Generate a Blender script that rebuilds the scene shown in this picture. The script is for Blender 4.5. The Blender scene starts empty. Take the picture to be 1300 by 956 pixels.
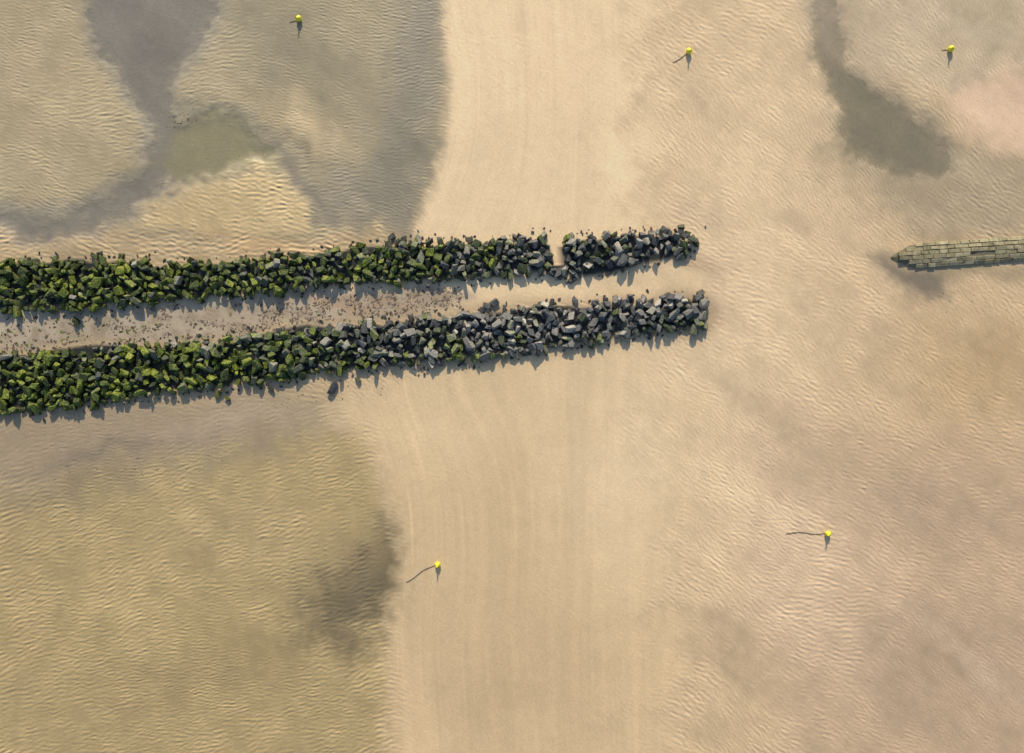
import bpy, bmesh, math, random
import numpy as np
from mathutils import Vector, Matrix, Euler
rng=np.random.default_rng(7); random.seed(7)
S=0.1
def wx(px): return (px-650)*S
def wy(py): return (478-py)*S
def lin(c):
    c=np.array(c,dtype=float)/255.
    return np.where(c<=0.04045,c/12.92,((c+0.055)/1.055)**2.4)
E=np.array([1.00,0.98,0.94])      # daylight level used to turn observed sand tones into albedo
def alb(c): return lin(c)/E
scene=bpy.context.scene

# ------------------------------------------------------------------ axes
st=0.1
def axis(h,mult):
    inner=np.arange(-h,h+1e-6,st)
    out=[];d=st;x=inner[-1]
    while x<2500:
        d*=mult; x+=d; out.append(x)
    out=np.array(out); a=np.concatenate([-out[::-1],inner,out])
    while (len(a)-1)%3: a=np.append(a,a[-1]*1.2)
    return a
X=axis(70,1.12);Y=axis(52.5,1.12)
nx,ny=len(X),len(Y)
Xc,Yc=X[::3],Y[::3]
PXc,PYc=np.meshgrid(Xc/S+650,478-Yc/S)
PXc=PXc.astype(np.float32);PYc=PYc.astype(np.float32)
def up(C):
    def idx(n,m):
        t=np.arange(n)/3.; i=np.minimum(t.astype(int),m-2); return i,(t-i).astype(np.float32)
    i,f=idx(ny,C.shape[0]); A=C[i]*(1-f)[:,None]+C[i+1]*f[:,None]
    j,g=idx(nx,C.shape[1]); return (A[:,j]*(1-g)+A[:,j+1]*g).astype(np.float32)
def fnoise(shape,step,lo,hi,slope=1.5,seed=0,an=None):
    r=np.random.default_rng(seed); W=np.fft.rfft2(r.standard_normal(shape))
    fy=np.fft.fftfreq(shape[0],step)[:,None];fx=np.fft.rfftfreq(shape[1],step)[None,:]
    if an:
        a,s=an; ca,sa=math.cos(a),math.sin(a); fx,fy=(fx*ca+fy*sa)*s,(-fx*sa+fy*ca)
    f=np.sqrt(fx*fx+fy*fy)+1e-9
    m=(f**-slope)*np.exp(-(f*hi)**2)*(1-np.exp(-(f*lo)**2))
    a=np.fft.irfft2(W*m,s=shape); return (a/a.std()).astype(np.float32)
sc=PXc.shape
n1=fnoise(sc,st*3,30,1.0,1.6,1);n2=fnoise(sc,st*3,30,1.0,1.6,2);n3=fnoise(sc,st*3,12,0.8,1.2,3);n4=fnoise(sc,st*3,40,0.8,1.9,4)
n5=fnoise(sc,st*3,6,0.5,1.0,5)
n6=fnoise(sc,st*3,25,0.5,1.3,8,(math.radians(-40),3.0))   # drawn-out drainage pattern
def sst(t):
    t=np.clip(t,0,1);return t*t*(3-2*t)
def poly(pts,soft=12,warp=8,grow=0):
    x=PXc+n1*warp; y=PYc+n2*warp
    if soft>6: 
        x=x+n5*soft*.12; y=y+n3*soft*.2
    d=np.full(x.shape,1e9,np.float32); ins=np.zeros(x.shape,bool)
    P=np.array(pts,dtype=np.float32)
    for k in range(len(P)):
        a=P[k];b=P[(k+1)%len(P)];e=b-a
        t=np.clip(((x-a[0])*e[0]+(y-a[1])*e[1])/(e@e),0,1)
        d=np.minimum(d,np.hypot(x-a[0]-t*e[0],y-a[1]-t*e[1]))
        c=((a[1]>y)!=(b[1]>y))
        if b[1]!=a[1]:
            ins^= c&(x<(b[0]-a[0])*(y-a[1])/(b[1]-a[1])+a[0])
    sd=np.where(ins,d,-d)+grow
    return sst(sd/(2*soft)+0.5)
def blob(cx,cy,rx,ry,ang=0,warp=10,p=1.0):
    a=math.radians(ang); x=PXc+n1*warp-cx; y=PYc+n2*warp-cy
    u=(x*math.cos(a)+y*math.sin(a))/rx; v=(-x*math.sin(a)+y*math.cos(a))/ry
    return np.exp(-(u*u+v*v)**p)
# ------------------------------------------------------------------ sand regions
col=np.empty(sc+(3,),np.float32); col[:]=alb((198,171,133))
amp=np.full(sc,.8,np.float32)
th=np.full(sc,math.radians(50),np.float32)
wl=np.full(sc,0.45,np.float32)
hgt=np.zeros(sc,np.float32); wet=np.zeros(sc,np.float32)
def paint(m,c=None,a=None,t=None,w=None,we=None,k=1.0):
    m=m*k
    if c is not None: col[:]=col*(1-m[...,None])+alb(c)*m[...,None]
    if a is not None: amp[:]=amp*(1-m)+a*m
    if t is not None: th[:]=th*(1-m)+math.radians(t)*m
    if w is not None: wl[:]=wl*(1-m)+w*m
    if we is not None: wet[:]=wet*(1-m)+we*m
# right side broad tone
paint(blob(940,330,150,360),(224,197,157),k=.8,a=.6)
paint(poly([(1000,560),(1500,520),(1500,1400),(1000,1400)],70,20),(190,163,130),t=62,a=.6)
paint(blob(1150,640,140,60,25),(176,151,121),k=.55)
paint(blob(1120,820,170,50,10),(172,147,119),k=.6)
paint(blob(1010,700,90,150,-15),(212,185,150),k=.6)
paint(blob(1240,470,90,80),(188,158,114),k=.6)
paint(blob(1230,840,90,14,40,6),(216,190,160),k=.4)
# lower left
LL=poly([(-900,500),(180,520),(420,500),(470,560),(500,640),(512,740),(500,800),(520,1400),(-900,1400)],34,6)
paint(LL,(172,150,106),a=1.0,t=104,w=.6)
paint(poly([(-900,480),(60,500),(400,500),(440,520),(380,560),(200,600),(-20,640),(-900,650)],36,8),(158,140,114),a=.35,k=.88,we=.3)
paint(blob(140,575,150,10,-8),(126,115,97),k=.65,we=.5)
paint(blob(90,620,110,26,-15),(136,122,93),k=.55,we=.5)
paint(blob(300,545,110,20,-5),(182,160,132),k=.55)
paint(blob(450,535,50,16,-30),(200,176,142),k=.7)
paint(poly([(500,660),(510,740),(496,800),(440,818),(388,795),(382,735),(436,690)],46,9),(106,95,71),a=.95,k=.93)
paint(blob(120,780,220,60,10),(184,161,113),k=.6)
paint(blob(300,660,120,40,10),(182,159,116),k=.5)
paint(blob(250,850,160,40,0),(156,136,97),k=.5)
paint(blob(20,740,60,120,0),(160,138,98),k=.4)
# smooth central strip
rightfade=sst((905+25*n1+10*n3-PXc)/120)
CB=poly([(420,520),(560,470),(700,440),(900,420),(1100,560),(1100,1500),(500,1500),(500,800),(512,740),(500,640),(480,570),(440,540)],28,4)*rightfade
paint(CB,(208,181,139),a=.10,we=.15)
paint(blob(800,580,90,140),(226,200,160),k=.75)  # pale sheen of the damp sand painted into its colour
paint(blob(600,520,110,50),(218,193,151),k=.5)
paint(CB*blob(640,860,150,110),(200,172,132),k=.7)
CT=poly([(556,-600),(560,20),(576,90),(571,180),(545,240),(524,305),(700,330),(1000,290),(1000,-600)],14,4)*sst((885+20*n1+10*n3-PXc)/110)
paint(CT,(227,200,158),a=.12,we=.1)
paint(CT*blob(700,60,90,120),(219,190,150),k=.6)
# upper left
UL=poly([(-900,-900),(540,-900),(556,-20),(576,90),(571,180),(545,240),(522,300),(430,330),(-900,340)],14,3)
UL=UL*(1-CT*.5)
paint(UL,(160,146,115),a=.8,t=84,w=.2,we=.2)
paint(UL*poly([(480,-900),(555,-900),(578,90),(572,180),(545,240),(524,300),(440,290),(400,240),(475,180),(510,80)],44,10),(130,122,106),a=.6,k=.82,we=.5)
paint(UL*blob(340,60,90,60,20),(146,135,110),k=.65)
paint(UL*blob(290,110,60,30,20),(180,162,125),k=.6)
paint(UL*blob(450,150,40,90,10),(156,143,115),k=.5)
paint(UL*poly([(-200,-20),(105,-20),(120,60),(170,150),(190,200),(120,250),(0,262),(-200,262)],18,6),(168,152,118),a=.85,t=75)
paint(UL*blob(60,120,90,70),(180,161,124),k=.5)
paint(UL*blob(395,165,38,18,22),(206,182,140),a=.8,k=.88)
paint(UL*blob(385,190,45,6,25),(132,120,98),k=.65)
BAR=UL*poly([(175,262),(240,225),(330,212),(385,245),(405,290),(330,300),(260,296),(180,285)],13,5)
paint(BAR,(194,170,126),a=1.1,t=70,w=.6,we=0)
paint(UL*poly([(-300,300),(150,285),(300,305),(480,295),(520,310),(480,335),(-300,345)],14,6),(184,160,122),a=1.5,t=80,w=1,k=.9,we=0)
paint(UL*blob(330,300,90,10,10),(202,170,124),k=.8)
CH=UL*poly([(118,-400),(105,-10),(122,60),(155,110),(190,160),(180,215),(135,250),(60,266),(-500,256),(-500,308),(40,303),(120,294),(195,258),(235,228),(300,222),(352,212),(350,195),(300,150),(260,142),(236,145),(232,110),(268,40),(284,-10),(280,-400)],20,5)
paint(CH,(141,133,119),a=.15,we=.9)
OL=UL*poly([(222,160),(262,140),(300,152),(352,195),(352,214),(300,222),(240,226),(205,205)],20,4)
paint(OL,(146,138,104),a=.1,we=1,k=.85)
paint(UL*blob(395,235,70,7,50),(126,117,102),a=.1,k=.8,we=.7)
paint(UL*blob(190,90,20,60,-25),(126,118,106),k=.5)
paint(UL*blob(170,20,40,30),(152,143,128),k=.5)
# right pools
R1=poly([(1035,-400),(1030,40),(1028,80),(1052,130),(1080,190),(1112,218),(1150,228),(1192,215),(1200,180),(1160,140),(1112,108),(1078,85),(1070,20),(1085,-400)],19,6)
paint(blob(1190,245,130,55,10),(162,144,115),k=.8,a=.6)
paint(poly([(1090,60),(1200,150),(1320,200),(1320,270),(1180,300),(1120,240),(1050,150)],36,10),(162,145,117),k=.75)
paint(blob(1210,200,60,12,25),(184,165,134),k=.5)
paint(R1,(142,132,107),a=.12,we=.9)
paint(blob(1105,145,34,34),(136,128,100),k=.6)
paint(blob(1055,20,30,60),(182,165,139),k=.75)
paint(poly([(1195,95),(1260,85),(1500,90),(1500,200),(1290,190),(1220,150)],26,8),(221,189,155),a=.12)
paint(poly([(1090,-400),(1080,20),(1090,80),(1180,110),(1500,80),(1500,-400)],18,8),(198,176,142),a=.75,t=50)
paint(blob(1240,30,60,20,10),(216,194,164),k=.5)
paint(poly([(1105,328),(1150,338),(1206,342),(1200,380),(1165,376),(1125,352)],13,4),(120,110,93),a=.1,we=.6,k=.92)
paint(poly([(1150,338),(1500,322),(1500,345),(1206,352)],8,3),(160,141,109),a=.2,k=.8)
paint(blob(900,338,40,20),(178,150,119),k=.6)
paint(blob(905,395,36,26),(190,163,129),k=.6)
paint(blob(880,265,60,22,30),(190,165,132),k=.5)
paint(blob(1040,290,40,150,-20),(206,179,142),k=.5)
# between rock rows
MID=poly([(-900,400),(0,397),(220,385),(400,368),(690,348),(860,335),(900,350),(890,372),(700,386),(520,402),(250,430),(-900,450)],5,2)
paint(MID,(222,195,153),a=.15,we=0)
ML=poly([(-900,400),(0,397),(220,385),(400,368),(560,366),(600,378),(520,402),(250,430),(0,448),(-900,450)],8,3)
paint(ML,(176,160,135),a=.25)
paint(ML*blob(470,385,110,10,-6),(170,139,108),k=.7)
paint(ML*np.clip(n5*.7+.2,0,1),(140,123,98),k=.6)
up_t=np.array([(-900,331),(0,331),(130,329),(260,331),(400,319),(520,306),(640,301),(700,299),(800,296),(860,287),(884,291)],float)
up_b=np.array([(-900,399),(0,399),(100,396),(220,385),(350,373),(400,366),(520,361),(600,355),(690,347),(735,352),(860,330),(884,316)],float)
lo_t=np.array([(-900,452),(0,450),(100,442),(250,431),(400,413),(520,403),(600,396),(700,387),(800,378),(880,372),(902,383)],float)
lo_b=np.array([(-900,528),(0,528),(100,517),(200,503),(300,491),(400,478),(500,468),(600,458),(690,448),(790,431),(890,419),(902,406)],float)
# damp footing around the stones, then gap shade painted dark beneath them
paint(poly(list(map(tuple,lo_t))+list(map(tuple,lo_b[::-1])),9,4,9),(166,145,114),k=.55,we=.3)
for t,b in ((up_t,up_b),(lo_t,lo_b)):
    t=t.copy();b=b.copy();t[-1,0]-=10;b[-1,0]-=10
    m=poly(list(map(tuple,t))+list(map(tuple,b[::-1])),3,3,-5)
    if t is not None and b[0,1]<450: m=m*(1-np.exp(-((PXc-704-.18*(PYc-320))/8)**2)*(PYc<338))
    paint(m,(42,43,38),a=.2,we=.5); hgt+=m*0.1  # wet bed painted near-black to carry the shade between stones
hgt-=0.17*np.clip(CH,0,1)+0.05*OL+0.17*R1
hgt+=0.05*n4*(1-np.clip(CH+R1,0,1))*(1-CB*.7)*(1-CT*.7)*.35 + 0.12*BAR
OUT=(1-np.clip(CB+CT,0,1))
mot=1+0.035*n3*(.35+amp)+0.025*n4+.05*n6*OUT*(1-.5*LL)
col*=mot[...,None]
buoys=[(380,25,200,12),(874,66,215,24),(1206,63,180,10),(1050,677,181,52),(556,716,208,46)]
for bx,by,_,_ in buoys:
    d=np.hypot(PXc-bx,PYc-by); hgt-=0.06*np.exp(-(d/7)**2)
# ------------------------------------------------------------------ ripples (oriented band-pass noise)
full=(ny,nx)
W=np.fft.rfft2(np.random.default_rng(11).standard_normal(full))
fy=np.fft.fftfreq(ny,st)[:,None];fx=np.fft.rfftfreq(nx,st)[None,:]
fr=np.hypot(fx,fy)+1e-9; ft=np.arctan2(fy,fx)
TH=up(th+(0.16*n4+0.08*n1+.05*n3)*(1-.5*LL)); WL=up(np.clip(wl+.2*n4,0,1))
rip=np.zeros(full,np.float32)
for lam,wsel in ((0.42,0),(0.66,1)):
    acc=np.zeros(full,np.float32);wn=np.zeros(full,np.float32)
    for k in range(8):
        a0=math.pi*k/8
        da=(ft-a0+math.pi/2)%math.pi-math.pi/2
        Ff=np.exp(-((fr-1/lam)/(0.36/lam))**2)*np.exp(-(da/0.46)**2)
        r=np.fft.irfft2(W*Ff,s=full).astype(np.float32); r/=r.std()
        dd=(TH-a0+math.pi/2)%math.pi-math.pi/2
        w=np.exp(-(dd/0.30)**2); acc+=r*w; wn+=w*w
    acc/=np.sqrt(wn)
    rip+=acc*(WL if wsel else (1-WL))*(1.0 if not wsel else 1.3)
patch=up(np.clip(1+0.22*n3+.25*n5+.3*n6,0.15,1.9)); AMP=up(amp)
rip=rip*patch*AMP
fine=fnoise(full,st,3,0.1,0.6,21)
H=up(hgt)+0.0079*rip+0.0014*fine
H=np.where(np.abs(np.meshgrid(X,Y)[0])>400,0,H)
Xg,Yg=np.meshgrid(X.astype(np.float32),Y.astype(np.float32))
py=478-Yg/S
off=np.interp(py[:,0],[0,90,180,240,290,470,520,560,600,650,740,800,1000],[0,18,14,-8,-30,-110,-90,-75,-60,-50,-48,-55,-50])[:,None]*S
off=np.convolve(np.pad(off[:,0],40,'edge'),np.ones(81)/81,'valid')[:,None]
wgt=np.exp(-np.clip((Xg-wx(540))/14,0,9)**2)
U=Xg-off*wgt - 0.6*np.sin(Yg/17.)
ns=np.random.default_rng(5).standard_normal((40,4000)).astype(np.float32)
def samp(u,v):
    iu=np.floor(u).astype(int);fu=u-iu;iv=np.floor(v).astype(int);fv=v-iv
    fu=fu*fu*(3-2*fu);fv=fv*fv*(3-2*fv)
    g=lambda a,b:ns[a%40,b%4000]
    return (g(iv,iu)*(1-fu)+g(iv,iu+1)*fu)*(1-fv)+(g(iv+1,iu)*(1-fu)+g(iv+1,iu+1)*fu)*fv
strk=samp(U/.32+1000,Yg/9+10)*.6+samp(U/.9+500,Yg/14+3)*.5+samp(U/2.6+50,Yg/25+7)*.6
SM=up(np.clip(CB+CT+.5*blob(940,450,80,500)*OUT,0,1))
H+=0.0035*strk*SM
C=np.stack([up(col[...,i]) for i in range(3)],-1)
C*=(1+0.035*(strk*SM))[...,None]
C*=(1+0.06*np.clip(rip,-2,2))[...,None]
C*=(1+0.025*fine)[...,None]
ln=np.clip(samp(U/.6+300,Yg/20+20)-1.0,0,1)*up((CB+.4*LL)*blob(510,600,110,170))
C*=(1+.26*ln)[...,None]
C=np.clip(C,0.02,.78)
WET=up(wet)

def grid_mesh(name,Xa,Ya,Z,attrs):
    n,m=Z.shape; me=bpy.data.meshes.new(name)
    A,B=np.meshgrid(Xa,Ya); co=np.stack([A,B,Z],-1).astype(np.float32).reshape(-1,3)
    me.vertices.add(n*m); me.vertices.foreach_set("co",co.ravel())
    i=np.arange(n*m,dtype=np.int32).reshape(n,m)
    q=np.stack([i[:-1,:-1],i[:-1,1:],i[1:,1:],i[1:,:-1]],-1).reshape(-1,4)
    me.loops.add(q.size); me.loops.foreach_set("vertex_index",q.ravel())
    me.polygons.add(len(q)); me.polygons.foreach_set("loop_start",np.arange(0,q.size,4,dtype=np.int32))
    me.update(calc_edges=True)
    for k,v in attrs.items():
        if v.ndim==3:
            a=me.attributes.new(k,'FLOAT_COLOR','POINT'); a.data.foreach_set("color",np.concatenate([v,np.ones(v.shape[:2]+(1,))],-1).astype(np.float32).ravel())
        else:
            a=me.attributes.new(k,'FLOAT','POINT'); a.data.foreach_set("value",v.astype(np.float32).ravel())
    me.shade_smooth()
    o=bpy.data.objects.new(name,me); scene.collection.objects.link(o); return o
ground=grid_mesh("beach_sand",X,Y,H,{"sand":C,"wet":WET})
def height(x,y):
    i=min(max(np.searchsorted(X,x),0),nx-1);j=min(max(np.searchsorted(Y,y),0),ny-1); return float(H[j,i])

# ------------------------------------------------------------------ materials
def mat(name):
    m=bpy.data.materials.new(name); m.use_nodes=True; nt=m.node_tree
    return m,nt,nt.nodes["Principled BSDF"]
def N(nt,t,**kw):
    n=nt.nodes.new(t)
    for k,v in kw.items():
        if k in n.inputs: n.inputs[k].default_value=v
        else: setattr(n,k,v)
    return n
def ramp(nt,src,stops):
    r=nt.nodes.new("ShaderNodeValToRGB"); nt.links.new(src,r.inputs[0])
    el=r.color_ramp.elements
    el[0].position,el[0].color=stops[0][0],tuple(stops[0][1])+(1,)
    el[1].position,el[1].color=stops[-1][0],tuple(stops[-1][1])+(1,)
    for p,c in stops[1:-1]:
        e=el.new(p);e.color=tuple(c)+(1,)
    return r.outputs[0]
def mix(nt,f,a,b,mode='MIX'):
    n=nt.nodes.new("ShaderNodeMix");n.data_type='RGBA';n.blend_type=mode
    for s,v in ((0,f),(6,a),(7,b)):
        if hasattr(v,'links'): nt.links.new(v,n.inputs[s])
        else: n.inputs[s].default_value=v if s==0 else (tuple(v)+(1,) if len(v)==3 else v)
    return n.outputs[2]
def math_(nt,op,a,b=0.0):
    n=nt.nodes.new("ShaderNodeMath");n.operation=op
    for s,v in ((0,a),(1,b)):
        if hasattr(v,'links'): nt.links.new(v,n.inputs[s])
        else: n.inputs[s].default_value=v
    return n.outputs[0]
m,nt,b=mat("rippled_sand")
a=N(nt,"ShaderNodeAttribute",attribute_name="sand"); w=N(nt,"ShaderNodeAttribute",attribute_name="wet")
geo=N(nt,"ShaderNodeNewGeometry")
nz=N(nt,"ShaderNodeTexNoise",Scale=4.5,Detail=4.0,Roughness=.7); nt.links.new(geo.outputs["Position"],nz.inputs["Vector"])
sp=N(nt,"ShaderNodeTexNoise",Scale=2.2,Detail=6.0,Roughness=.75); nt.links.new(geo.outputs["Position"],sp.inputs["Vector"])
g=ramp(nt,nz.outputs[0],[(0.3,(.90,.90,.90)),(0.7,(1.09,1.09,1.09))])
g2=ramp(nt,sp.outputs[0],[(0.26,(.70,.69,.68)),(0.35,(1,1,1)),(0.7,(1.03,1.03,1.02))])
c1=mix(nt,1.0,a.outputs["Color"],g,'MULTIPLY'); c2=mix(nt,1.0,c1,g2,'MULTIPLY')
nt.links.new(c2,b.inputs["Base Color"])
rr=nt.nodes.new("ShaderNodeMapRange"); rr.inputs[3].default_value=.75; rr.inputs[4].default_value=.22
nt.links.new(w.outputs["Fac"],rr.inputs[0]); nt.links.new(rr.outputs[0],b.inputs["Roughness"])
b.inputs["Specular IOR Level"].default_value=.45
bp=N(nt,"ShaderNodeBump",Strength=.45,Distance=.02)
nt.links.new(nz.outputs[0],bp.inputs["Height"]); nt.links.new(bp.outputs[0],b.inputs["Normal"])
ground.data.materials.append(m)

def rock_mat(name,base_a,base_b):
    m,nt,b=mat(name)
    at=N(nt,"ShaderNodeAttribute",attribute_name="moss"); rn=N(nt,"ShaderNodeAttribute",attribute_name="rnd")
    geo=N(nt,"ShaderNodeNewGeometry")
    n1=N(nt,"ShaderNodeTexNoise",Scale=1.7,Detail=5.0,Roughness=.65); nt.links.new(geo.outputs["Position"],n1.inputs["Vector"])
    n2=N(nt,"ShaderNodeTexNoise",Scale=5.0,Detail=6.0,Roughness=.75); nt.links.new(geo.outputs["Position"],n2.inputs["Vector"])
    base=ramp(nt,rn.outputs["Fac"],[(0,base_a),(.7,tuple(.5*(p+q) for p,q in zip(base_a,base_b))),(1,base_b)])
    base=mix(nt,1.0,base,ramp(nt,n2.outputs[0],[(.3,(.42,.44,.46)),(.7,(1.6,1.52,1.42))]),'MULTIPLY')
    sep=N(nt,"ShaderNodeSeparateXYZ"); nt.links.new(geo.outputs["Normal"],sep.inputs[0])
    upf=math_(nt,'ADD',math_(nt,'MULTIPLY',sep.outputs[2],.25),math_(nt,'MULTIPLY',n1.outputs[0],1.2))
    s=math_(nt,'ADD',upf,at.outputs["Fac"])
    f=nt.nodes.new("ShaderNodeMapRange"); f.inputs[1].default_value=1.15; f.inputs[2].default_value=1.55; nt.links.new(s,f.inputs[0])
    # weed colour: dark olive to lime, varying stone by stone
    mv=math_(nt,'ADD',n2.outputs[0],math_(nt,'MULTIPLY',math_(nt,'SUBTRACT',rn.outputs["Fac"],.4),.14))
    mc=ramp(nt,mv,[(.34,(.012,.022,.006)),(.47,(.042,.070,.008)),(.56,(.135,.175,.010)),(.68,(.36,.38,.03))])
    dk=nt.nodes.new("ShaderNodeMapRange"); dk.inputs[1].default_value=.1; dk.inputs[2].default_value=.9; nt.links.new(at.outputs["Fac"],dk.inputs[0])
    base=mix(nt,dk.outputs[0],base,mix(nt,1.0,base,(.30,.40,.26),'MULTIPLY'))
    spz=N(nt,"ShaderNodeSeparateXYZ"); nt.links.new(geo.outputs["Position"],spz.inputs[0])
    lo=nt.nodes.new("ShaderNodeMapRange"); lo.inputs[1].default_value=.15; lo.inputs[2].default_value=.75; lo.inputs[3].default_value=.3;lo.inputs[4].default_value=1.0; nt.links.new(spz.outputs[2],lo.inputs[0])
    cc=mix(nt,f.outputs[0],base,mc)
    if name=="armour_stone": cc=mix(nt,1.0,cc,lo.outputs[0],'MULTIPLY')  # stones darkened towards the base, painting in the shade of the gaps
    nt.links.new(cc,b.inputs["Base Color"])
    b.inputs["Roughness"].default_value=.6
    bp=N(nt,"ShaderNodeBump",Strength=.9,Distance=.14); nt.links.new(n2.outputs[0],bp.inputs["Height"]); nt.links.new(bp.outputs[0],b.inputs["Normal"])
    return m
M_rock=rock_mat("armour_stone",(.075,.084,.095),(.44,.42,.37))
M_bed=rock_mat("bed_stone",(.15,.105,.072),(.38,.31,.24))

# ------------------------------------------------------------------ rock shapes
def template(seed):
    r=random.Random(seed); bm=bmesh.new()
    hx,hy,hz=.5,.5*r.uniform(.6,.95),.5*r.uniform(.55,.9)
    sk=[r.uniform(-.18,.18) for _ in range(4)]
    for sx in(-1,1):
        for sy in(-1,1):
            for sz in(-1,1):
                if r.random()<.12: continue
                p=Vector((sx*hx*r.uniform(.6,1.05),sy*hy*r.uniform(.6,1.05),sz*hz*r.uniform(.65,1.05)))
                p.x+=sk[0]*sy*.5+sk[1]*sz*.4; p.y+=sk[2]*sz*.4+sk[3]*sx*.3
                c=r.uniform(.2,.7)
                for ax in range(3):
                    q=p.copy(); q[ax]*=1-c*r.uniform(.4,1.1)
                    bm.verts.new(q)
    res=bmesh.ops.convex_hull(bm,input=bm.verts[:])
    bmesh.ops.delete(bm,geom=[v for v in bm.verts if not v.link_faces],context='VERTS')
    bmesh.ops.dissolve_limit(bm,angle_limit=.1,verts=bm.verts[:],edges=bm.edges[:])
    bmesh.ops.triangulate(bm,faces=bm.faces[:]); bm.verts.index_update()
    v=np.array([v.co[:] for v in bm.verts],np.float32); f=np.array([[x.index for x in q.verts] for q in bm.faces],np.int32)
    bm.free(); return v,f
T=[template(i) for i in range(60)]
def rocks(name,items,material):
    V=[];F=[];Mo=[];Rn=[];o=0
    for (x,y,z,s,rot,moss) in items:
        v,f=T[random.randrange(60)]
        R=np.array(Euler(rot).to_matrix(),np.float32)
        vv=(v*np.array(s,np.float32))@R.T+np.array([x,y,z],np.float32)
        V.append(vv);F.append(f+o);o+=len(v);Mo.append(np.full(len(v),moss));Rn.append(np.full(len(v),random.random()**1.3))
    V=np.concatenate(V);F=np.concatenate(F)
    me=bpy.data.meshes.new(name);me.vertices.add(len(V));me.vertices.foreach_set("co",V.ravel().astype(np.float32))
    me.loops.add(F.size);me.loops.foreach_set("vertex_index",F.ravel());me.polygons.add(len(F));me.polygons.foreach_set("loop_start",np.arange(0,F.size,3,dtype=np.int32))
    me.update(calc_edges=True)
    for k,val in (("moss",Mo),("rnd",Rn)):
        a=me.attributes.new(k,'FLOAT','POINT');a.data.foreach_set("value",np.concatenate(val).astype(np.float32))
    me.shade_flat(); me.materials.append(material)
    ob=bpy.data.objects.new(name,me);scene.collection.objects.link(ob);return ob
def scatter(test,x0,x1,y0,y1,dmin,tries):
    cell={};out=[]
    for _ in range(tries):
        px=random.uniform(x0,x1);py=random.uniform(y0,y1)
        if not test(px,py):continue
        ci,cj=int(px//dmin),int(py//dmin);ok=True
        for i in(-1,0,1):
            for j in(-1,0,1):
                for q in cell.get((ci+i,cj+j),()):
                    if (q[0]-px)**2+(q[1]-py)**2<dmin*dmin: ok=False;break
                if not ok:break
            if not ok:break
        if ok: cell.setdefault((ci,cj),[]).append((px,py));out.append((px,py))
    return out
from mathutils import noise
def nz2(x,y,s=1): return noise.noise(Vector((x*s,y*s,3.3)))
def band(top,bot,which):
    items=[]
    def edges(px):
        t=np.interp(px,top[:,0],top[:,1]);b_=np.interp(px,bot[:,0],bot[:,1])
        return t+6*nz2(px,1,.06)+4*nz2(px,9,.2),b_+6*nz2(px,50,.06)+4*nz2(px,70,.2)
    xe=top[-1,0]
    for layer in (0,1):
        ins=(3,4)[layer]
        def test(px,py):
            t,b_=edges(px)
            if py<t+ins or py>b_-ins: return False
            vv=(py-t)/(b_-t)*2-1
            if px>xe-3-12*vv*vv+8*nz2(py,7,.12)-4*layer: return False
            if which==0:
                if 693+0.18*(py-300)<px<712+0.22*(py-300) and py<340: return False
                if 800<px<842 and py>314-3*nz2(px,4,.2): return random.random()<.04
                if 735<px<800 and py>343-(px-735)*.15: return False
                if px>700 and nz2(px,py,.06)>.36: return False
            if layer and nz2(px+300,py,.09)>.45: return False
            return True
        pts=scatter(test,-250,xe+5,270,535,(7.6,7.7)[layer],(60000,60000)[layer])
        for px,py in pts:
            t,b_=edges(px); v=(py-t)/(b_-t); prof=max(0,min(1,4*v*(1-v)*1.25))
            s=random.choice([random.uniform(.55,.8),random.uniform(.75,1.05),random.uniform(.85,1.3)])
            if layer==0: z=.2+random.uniform(-.08,.1)
            else:
                z=.28+.46*prof+random.uniform(-.22,.25)
                if random.random()<.16: continue
            if which==0: mo=np.interp(px,[0,200,420,560,700,760,830,850,880],[.85,.88,.80,.60,.36,.28,.25,.5,.5])
            else:
                mo=np.interp(px,[0,220,400,560,700,860,900],[.84,.82,.60,.34,.15,.22,.45])+ (v-.5)*.4
            mo+=random.gauss(0,.18)+.3*nz2(px,py,.03)
            items.append((wx(px),wy(py),z,(s*random.uniform(1.0,1.35),s*random.uniform(.8,1.1),s*random.uniform(.75,1.05)),
                (random.gauss(0,.45),random.gauss(0,.45),random.uniform(0,6.28)),mo))
    return items
I0=band(up_t,up_b,0); I1=band(lo_t,lo_b,1)
def extra(px,py,s,mo,z=.2): return (wx(px),wy(py),z*s,(s*1.2,s,s*.8),(random.gauss(0,.2),random.gauss(0,.2),random.uniform(0,6)),mo)
for px,py,s,mo in [(120,325,.9,.8),(127,322,.6,.5),(155,326,.8,.9),(497,301,.9,.3),(512,304,.8,.3),(505,308,.8,.4),(530,303,.6,.3),(450,322,.7,.6),(712,352,.8,.2),(726,356,.9,.4),(733,349,.9,.2),(868,325,.8,.5)]:
    I0.append(extra(px,py,s,mo))
for px,py,s,mo in [(423,493,1.35,.1),(278,500,.9,.8),(290,506,.7,.7),(345,494,.8,.5),(98,408,.9,.7),(618,388,.9,.1),(628,384,1.0,.1),(612,394,.8,.1),(640,390,.7,.2),(455,482,.8,.5),(700,383,.9,.1),(730,381,.9,.1),(888,372,.9,.3)]:
    I1.append(extra(px,py,s,mo))
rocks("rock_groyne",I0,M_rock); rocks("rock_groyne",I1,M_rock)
def tb(px,py):
    t=np.interp(px,up_b[:,0],up_b[:,1])+3;b_=np.interp(px,lo_t[:,0],lo_t[:,1])-1
    if py<t or py>b_ or px>585: return False
    v=(py-t)/(b_-t)
    if px>360: return abs(v-.62+ (px-360)*.0006)<.36 and nz2(px,py,.09)<.22
    k=nz2(px*.4,py*2,.06)
    return (v>.5 and k>-.02) or random.random()<.03 or k>.34
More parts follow.
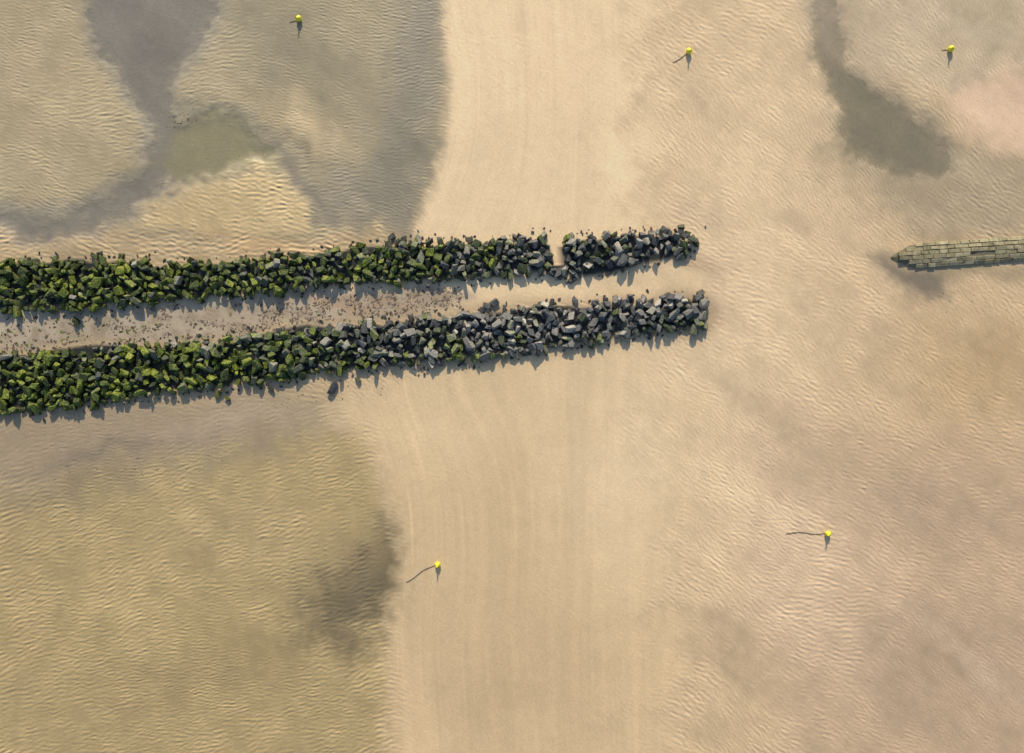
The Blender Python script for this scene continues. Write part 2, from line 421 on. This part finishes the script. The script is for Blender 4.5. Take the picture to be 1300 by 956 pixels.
pts=scatter(tb,-250,585,355,455,3.0,45000)
it=[]
for px,py in pts:
    s=random.uniform(.18,.46); it.append((wx(px),wy(py),height(wx(px),wy(py))-.035,(s*1.3,s,s*.45),(random.gauss(0,.1),random.gauss(0,.1),random.uniform(0,6.3)),random.gauss(.1,.18)+(.3 if px<200 else 0)))
rocks("stone_bed",it,M_bed)
it=[]
for _ in range(450):
    px=random.uniform(-200,900)
    e=random.choice([lambda p:np.interp(p,up_t[:,0],up_t[:,1])-abs(random.gauss(0,4)),lambda p:np.interp(p,lo_b[:,0],lo_b[:,1])+abs(random.gauss(0,5)),lambda p:np.interp(p,up_b[:,0],up_b[:,1])+abs(random.gauss(0,4)),lambda p:np.interp(p,lo_t[:,0],lo_t[:,1])-abs(random.gauss(0,4))])
    py=e(px); s=random.uniform(.12,.4); it.append((wx(px),wy(py),height(wx(px),wy(py))+.1*s,(s*1.2,s,s*.7),(0,0,random.uniform(0,6)),random.gauss(.4 if px<450 else .1,.2)))
rocks("loose_stones",it,M_rock)
# washed-up weed fragments
it=[]
def weed(n,cx,cy,sx,sy,smax,ang=0):
    for _ in range(n):
        u,v=random.gauss(0,sx),random.gauss(0,sy);ca,sa=math.cos(ang),math.sin(ang)
        px,py=cx+u*ca-v*sa,cy+u*sa+v*ca; s=random.uniform(.06,smax)
        it.append((wx(px),wy(py),height(wx(px),wy(py))+.005,(s*1.8,s,.03),(0,0,random.uniform(0,6)),.8))
weed(26,232,150,12,4,.17,-.2);weed(30,160,592,60,12,.12,-.1);weed(14,400,505,40,6,.15,-.15);weed(10,300,232,50,30,.10);weed(12,1190,380,30,10,.10)
rocks("seaweed_debris",it,M_rock)

# ------------------------------------------------------------------ masonry groyne
def box(bm,L,Wd,Hh,mtx,bev=.03):
    r=bmesh.ops.create_cube(bm,size=1,matrix=mtx@Matrix.Diagonal((L,Wd,Hh,1)))
    ed=list({e for v in r['verts'] for e in v.link_edges})
    bmesh.ops.bevel(bm,geom=ed,offset=bev,segments=1,affect='EDGES')
bm=bmesh.new()
p0=Vector((wx(1137),wy(326.5),0));p1=Vector((wx(1300),wy(316),0));dv=(p1-p0).normalized();ang=math.atan2(dv.y,dv.x)
Lt=95.0;base=Matrix.Translation(p0)@Matrix.Rotation(ang,4,'Z')
rows=[(-1.30,.18,20),(-.80,.29,11),(-.27,.34,3),(.27,.34,-3),(.80,.29,-11),(1.30,.18,-20)]
lay=bm.verts.layers.float.new("rnd")
for ri,(o,z,tilt) in enumerate(rows):
    x=max(0,(abs(o)-.2)*1.9)+random.uniform(0,.4)
    while x<Lt:
        L=random.uniform(.8,1.8)
        k=len(bm.verts)
        M=base@Matrix.Translation((x+L/2,o+random.gauss(0,.02),z+random.uniform(-.06,.03)))@Euler((math.radians(tilt)+random.gauss(0,.05),random.gauss(0,.03),random.gauss(0,.02))).to_matrix().to_4x4()
        if random.random()>.02: box(bm,L-.05,.48,.3,M,.035)
        bm.verts.ensure_lookup_table(); r=random.random()
        for v in bm.verts[k:]: v[lay]=r
        x+=L
def ring(x,s): return [bm.verts.new(base@Vector((x,yy*s,zz))) for yy,zz in ((-1.55,-.2),(-1.5,.16),(-.75,.31),(0,.39),(.75,.31),(1.5,.16),(1.55,-.2))]
r0=ring(-.6,.12);r1=ring(1.9,.93);r2=ring(Lt,1)
for v in r0:v.co.z*=.3
for a_,b_ in((r0,r1),(r1,r2)):
    for k in range(6): bm.faces.new((a_[k],b_[k],b_[k+1],a_[k+1]))
for r_ in (r0,r1,r2):
    for v in r_: v[lay]=-.3
bm.faces.new(r0)
bmesh.ops.recalc_face_normals(bm,faces=bm.faces[:])
me=bpy.data.meshes.new("masonry_groyne");bm.to_mesh(me);bm.free();me.shade_flat()
wall=bpy.data.objects.new("masonry_groyne",me);scene.collection.objects.link(wall)
m,nt,b=mat("weathered_masonry")
rn=N(nt,"ShaderNodeAttribute",attribute_name="rnd");geo=N(nt,"ShaderNodeNewGeometry")
n1_=N(nt,"ShaderNodeTexNoise",Scale=1.3,Detail=6.0,Roughness=.75);nt.links.new(geo.outputs["Position"],n1_.inputs["Vector"])
c=ramp(nt,rn.outputs["Fac"],[(0,(.18,.16,.11)),(.02,(.25,.22,.14)),(1,(.38,.34,.23))])
c=mix(nt,1.0,c,ramp(nt,n1_.outputs[0],[(.3,(.40,.42,.33)),(.6,(1.12,1.10,1.02))]),'MULTIPLY')
nt.links.new(c,b.inputs["Base Color"]);b.inputs["Roughness"].default_value=.85
bp=N(nt,"ShaderNodeBump",Strength=.5,Distance=.05);nt.links.new(n1_.outputs[0],bp.inputs["Height"]);nt.links.new(bp.outputs[0],b.inputs["Normal"])
me.materials.append(m)

# ------------------------------------------------------------------ buoys
my,nt,b=mat("yellow_plastic")
geo=N(nt,"ShaderNodeTexCoord");q=N(nt,"ShaderNodeTexNoise",Scale=6.0,Detail=4.0);nt.links.new(geo.outputs["Object"],q.inputs["Vector"])
nt.links.new(ramp(nt,q.outputs[0],[(.3,(.60,.54,.01)),(.65,(.82,.78,.02))]),b.inputs["Base Color"]);b.inputs["Roughness"].default_value=.45
mc_,nt,b=mat("rusty_chain")
q=N(nt,"ShaderNodeTexNoise",Scale=9.0);nt.links.new(ramp(nt,q.outputs[0],[(.3,(.05,.04,.03)),(.7,(.14,.10,.07))]),b.inputs["Base Color"]);b.inputs["Roughness"].default_value=.9
def torus(bm,R,r,M,sx=1,nu=14,nv=6):
    vs=[[bm.verts.new(M@Vector(((R+r*math.cos(v))*math.cos(u)*sx,(R+r*math.cos(v))*math.sin(u),r*math.sin(v)))) for v in [2*math.pi*j/nv for j in range(nv)]] for u in [2*math.pi*i/nu for i in range(nu)]]
    for i in range(nu):
        for j in range(nv): bm.faces.new((vs[i][j],vs[(i+1)%nu][j],vs[(i+1)%nu][(j+1)%nv],vs[i][(j+1)%nv]))
def obj(name,bm,material,parent,smooth=True):
    bmesh.ops.recalc_face_normals(bm,faces=bm.faces[:])
    me=bpy.data.meshes.new(name);bm.to_mesh(me);bm.free();me.materials.append(material)
    if smooth: me.shade_smooth()
    o=bpy.data.objects.new(name,me);scene.collection.objects.link(o);o.parent=parent;return o
for bx,by,cd,cl in buoys:
    x,y=wx(bx),wy(by); g0=height(x,y)
    e=bpy.data.objects.new("mooring_buoy",None);scene.collection.objects.link(e);e.location=(x,y,g0+.34)
    a=math.radians(cd)
    bm=bmesh.new()
    R=Euler((-.25,.35,a)).to_matrix().to_4x4()
    prof=[(0,-.36),(.12,-.355),(.22,-.30),(.31,-.19),(.35,-.05),(.375,-.04),(.375,.04),(.35,.05),(.31,.19),(.22,.30),(.12,.36),(.09,.38),(.09,.62),(0,.62)]
    n=28;rg=[[bm.verts.new(R@Vector((r*math.cos(2*math.pi*i/n),r*math.sin(2*math.pi*i/n),z))) for i in range(n)] for r,z in prof if r>0]
    for k in range(len(rg)-1):
        for i in range(n): bm.faces.new((rg[k][i],rg[k][(i+1)%n],rg[k+1][(i+1)%n],rg[k+1][i]))
    bm.faces.new(rg[0]);bm.faces.new(rg[-1])
    obj("float",bm,my,e)
    bm=bmesh.new(); torus(bm,.09,.028,R@Matrix.Translation((0,0,.69))@Matrix.Rotation(math.pi/2,4,'X')); torus(bm,.07,.022,R@Matrix.Translation((0,0,-.36))@Matrix.Rotation(math.pi/2,4,'X')); obj("lifting_eye",bm,mc_,e)
    bm=bmesh.new(); L=cl*S; d=.3; k=0
    while d<L:
        w_=.18*math.sin(d*1.1+bx)*min(1,d/2)
        lx=math.cos(a)*d-math.sin(a)*w_
        ly=math.sin(a)*d+math.cos(a)*w_
        gz=height(x+lx,y+ly)-(g0+.34)+.012
        torus(bm,.05,.019,Matrix.Translation((lx,ly,gz))@Matrix.Rotation(a+math.atan(.2*math.cos(d*1.1+bx)),4,'Z')@Matrix.Rotation((k%2)*1.1+.3,4,'X'),sx=1.7,nu=10,nv=5)
        d+=.125;k+=1
    obj("chain",bm,mc_,e)

# ------------------------------------------------------------------ water in the low channels
mw,nt,b=mat("shallow_water"); nt.nodes.remove(b)
out=nt.nodes["Material Output"];tr=N(nt,"ShaderNodeBsdfTransparent");tr.inputs[0].default_value=(.985,.975,.95,1)
gl=N(nt,"ShaderNodeBsdfGlossy",Roughness=.08);fz=N(nt,"ShaderNodeFresnel",IOR=1.33);mx=nt.nodes.new("ShaderNodeMixShader")
nw=N(nt,"ShaderNodeTexNoise",Scale=3.0,Detail=3.0);bp=N(nt,"ShaderNodeBump",Strength=.15,Distance=.02);nt.links.new(nw.outputs[0],bp.inputs["Height"])
nt.links.new(bp.outputs[0],gl.inputs["Normal"]);nt.links.new(bp.outputs[0],fz.inputs["Normal"])
nt.links.new(fz.outputs[0],mx.inputs[0]);nt.links.new(tr.outputs[0],mx.inputs[1]);nt.links.new(gl.outputs[0],mx.inputs[2]);nt.links.new(mx.outputs[0],out.inputs[0])
def water(name,pts,z):
    bm=bmesh.new();bm.faces.new([bm.verts.new((wx(a_),wy(b_),z)) for a_,b_ in pts]);bmesh.ops.triangulate(bm,faces=bm.faces[:])
    for f in bm.faces:
        if f.normal.z<0:f.normal_flip()
    o=obj(name,bm,mw,None,False);return o
water("tidal_pool",[(-200,-100),(300,-100),(300,30),(260,120),(310,130),(380,200),(360,232),(260,236),(200,280),(100,318),(-200,318)],-.115)
water("tidal_pool",[(1000,-100),(1110,-100),(1100,70),(1220,150),(1220,230),(1150,250),(1070,220),(1010,100)],-.115)

# ------------------------------------------------------------------ light
EL=26;AZ=2
w=bpy.data.worlds.new("World");scene.world=w;w.use_nodes=True;nt=w.node_tree
sky=nt.nodes.new("ShaderNodeTexSky");sky.sky_type='NISHITA';sky.sun_disc=False;sky.sun_elevation=math.radians(EL);sky.sun_rotation=math.radians(-AZ)
nt.links.new(sky.outputs[0],nt.nodes["Background"].inputs[0]);nt.nodes["Background"].inputs[1].default_value=.15
L=bpy.data.lights.new("sun","SUN");L.energy=5;L.angle=math.radians(.5);L.color=(1,.87,.67)
so=bpy.data.objects.new("sun",L);scene.collection.objects.link(so)
sd=Vector((-math.sin(math.radians(AZ))*math.cos(math.radians(EL)),math.cos(math.radians(AZ))*math.cos(math.radians(EL)),math.sin(math.radians(EL))))
so.rotation_euler=(-sd).to_track_quat('-Z','Y').to_euler()
cam=bpy.data.cameras.new("camera");cam.lens=24;cam.sensor_width=36;cam.clip_end=8000;cam.clip_start=1
co=bpy.data.objects.new("camera",cam);scene.collection.objects.link(co);co.location=(0,0,130*24/36);scene.camera=co
scene.view_settings.view_transform='Standard';scene.view_settings.look='None';scene.view_settings.exposure=0
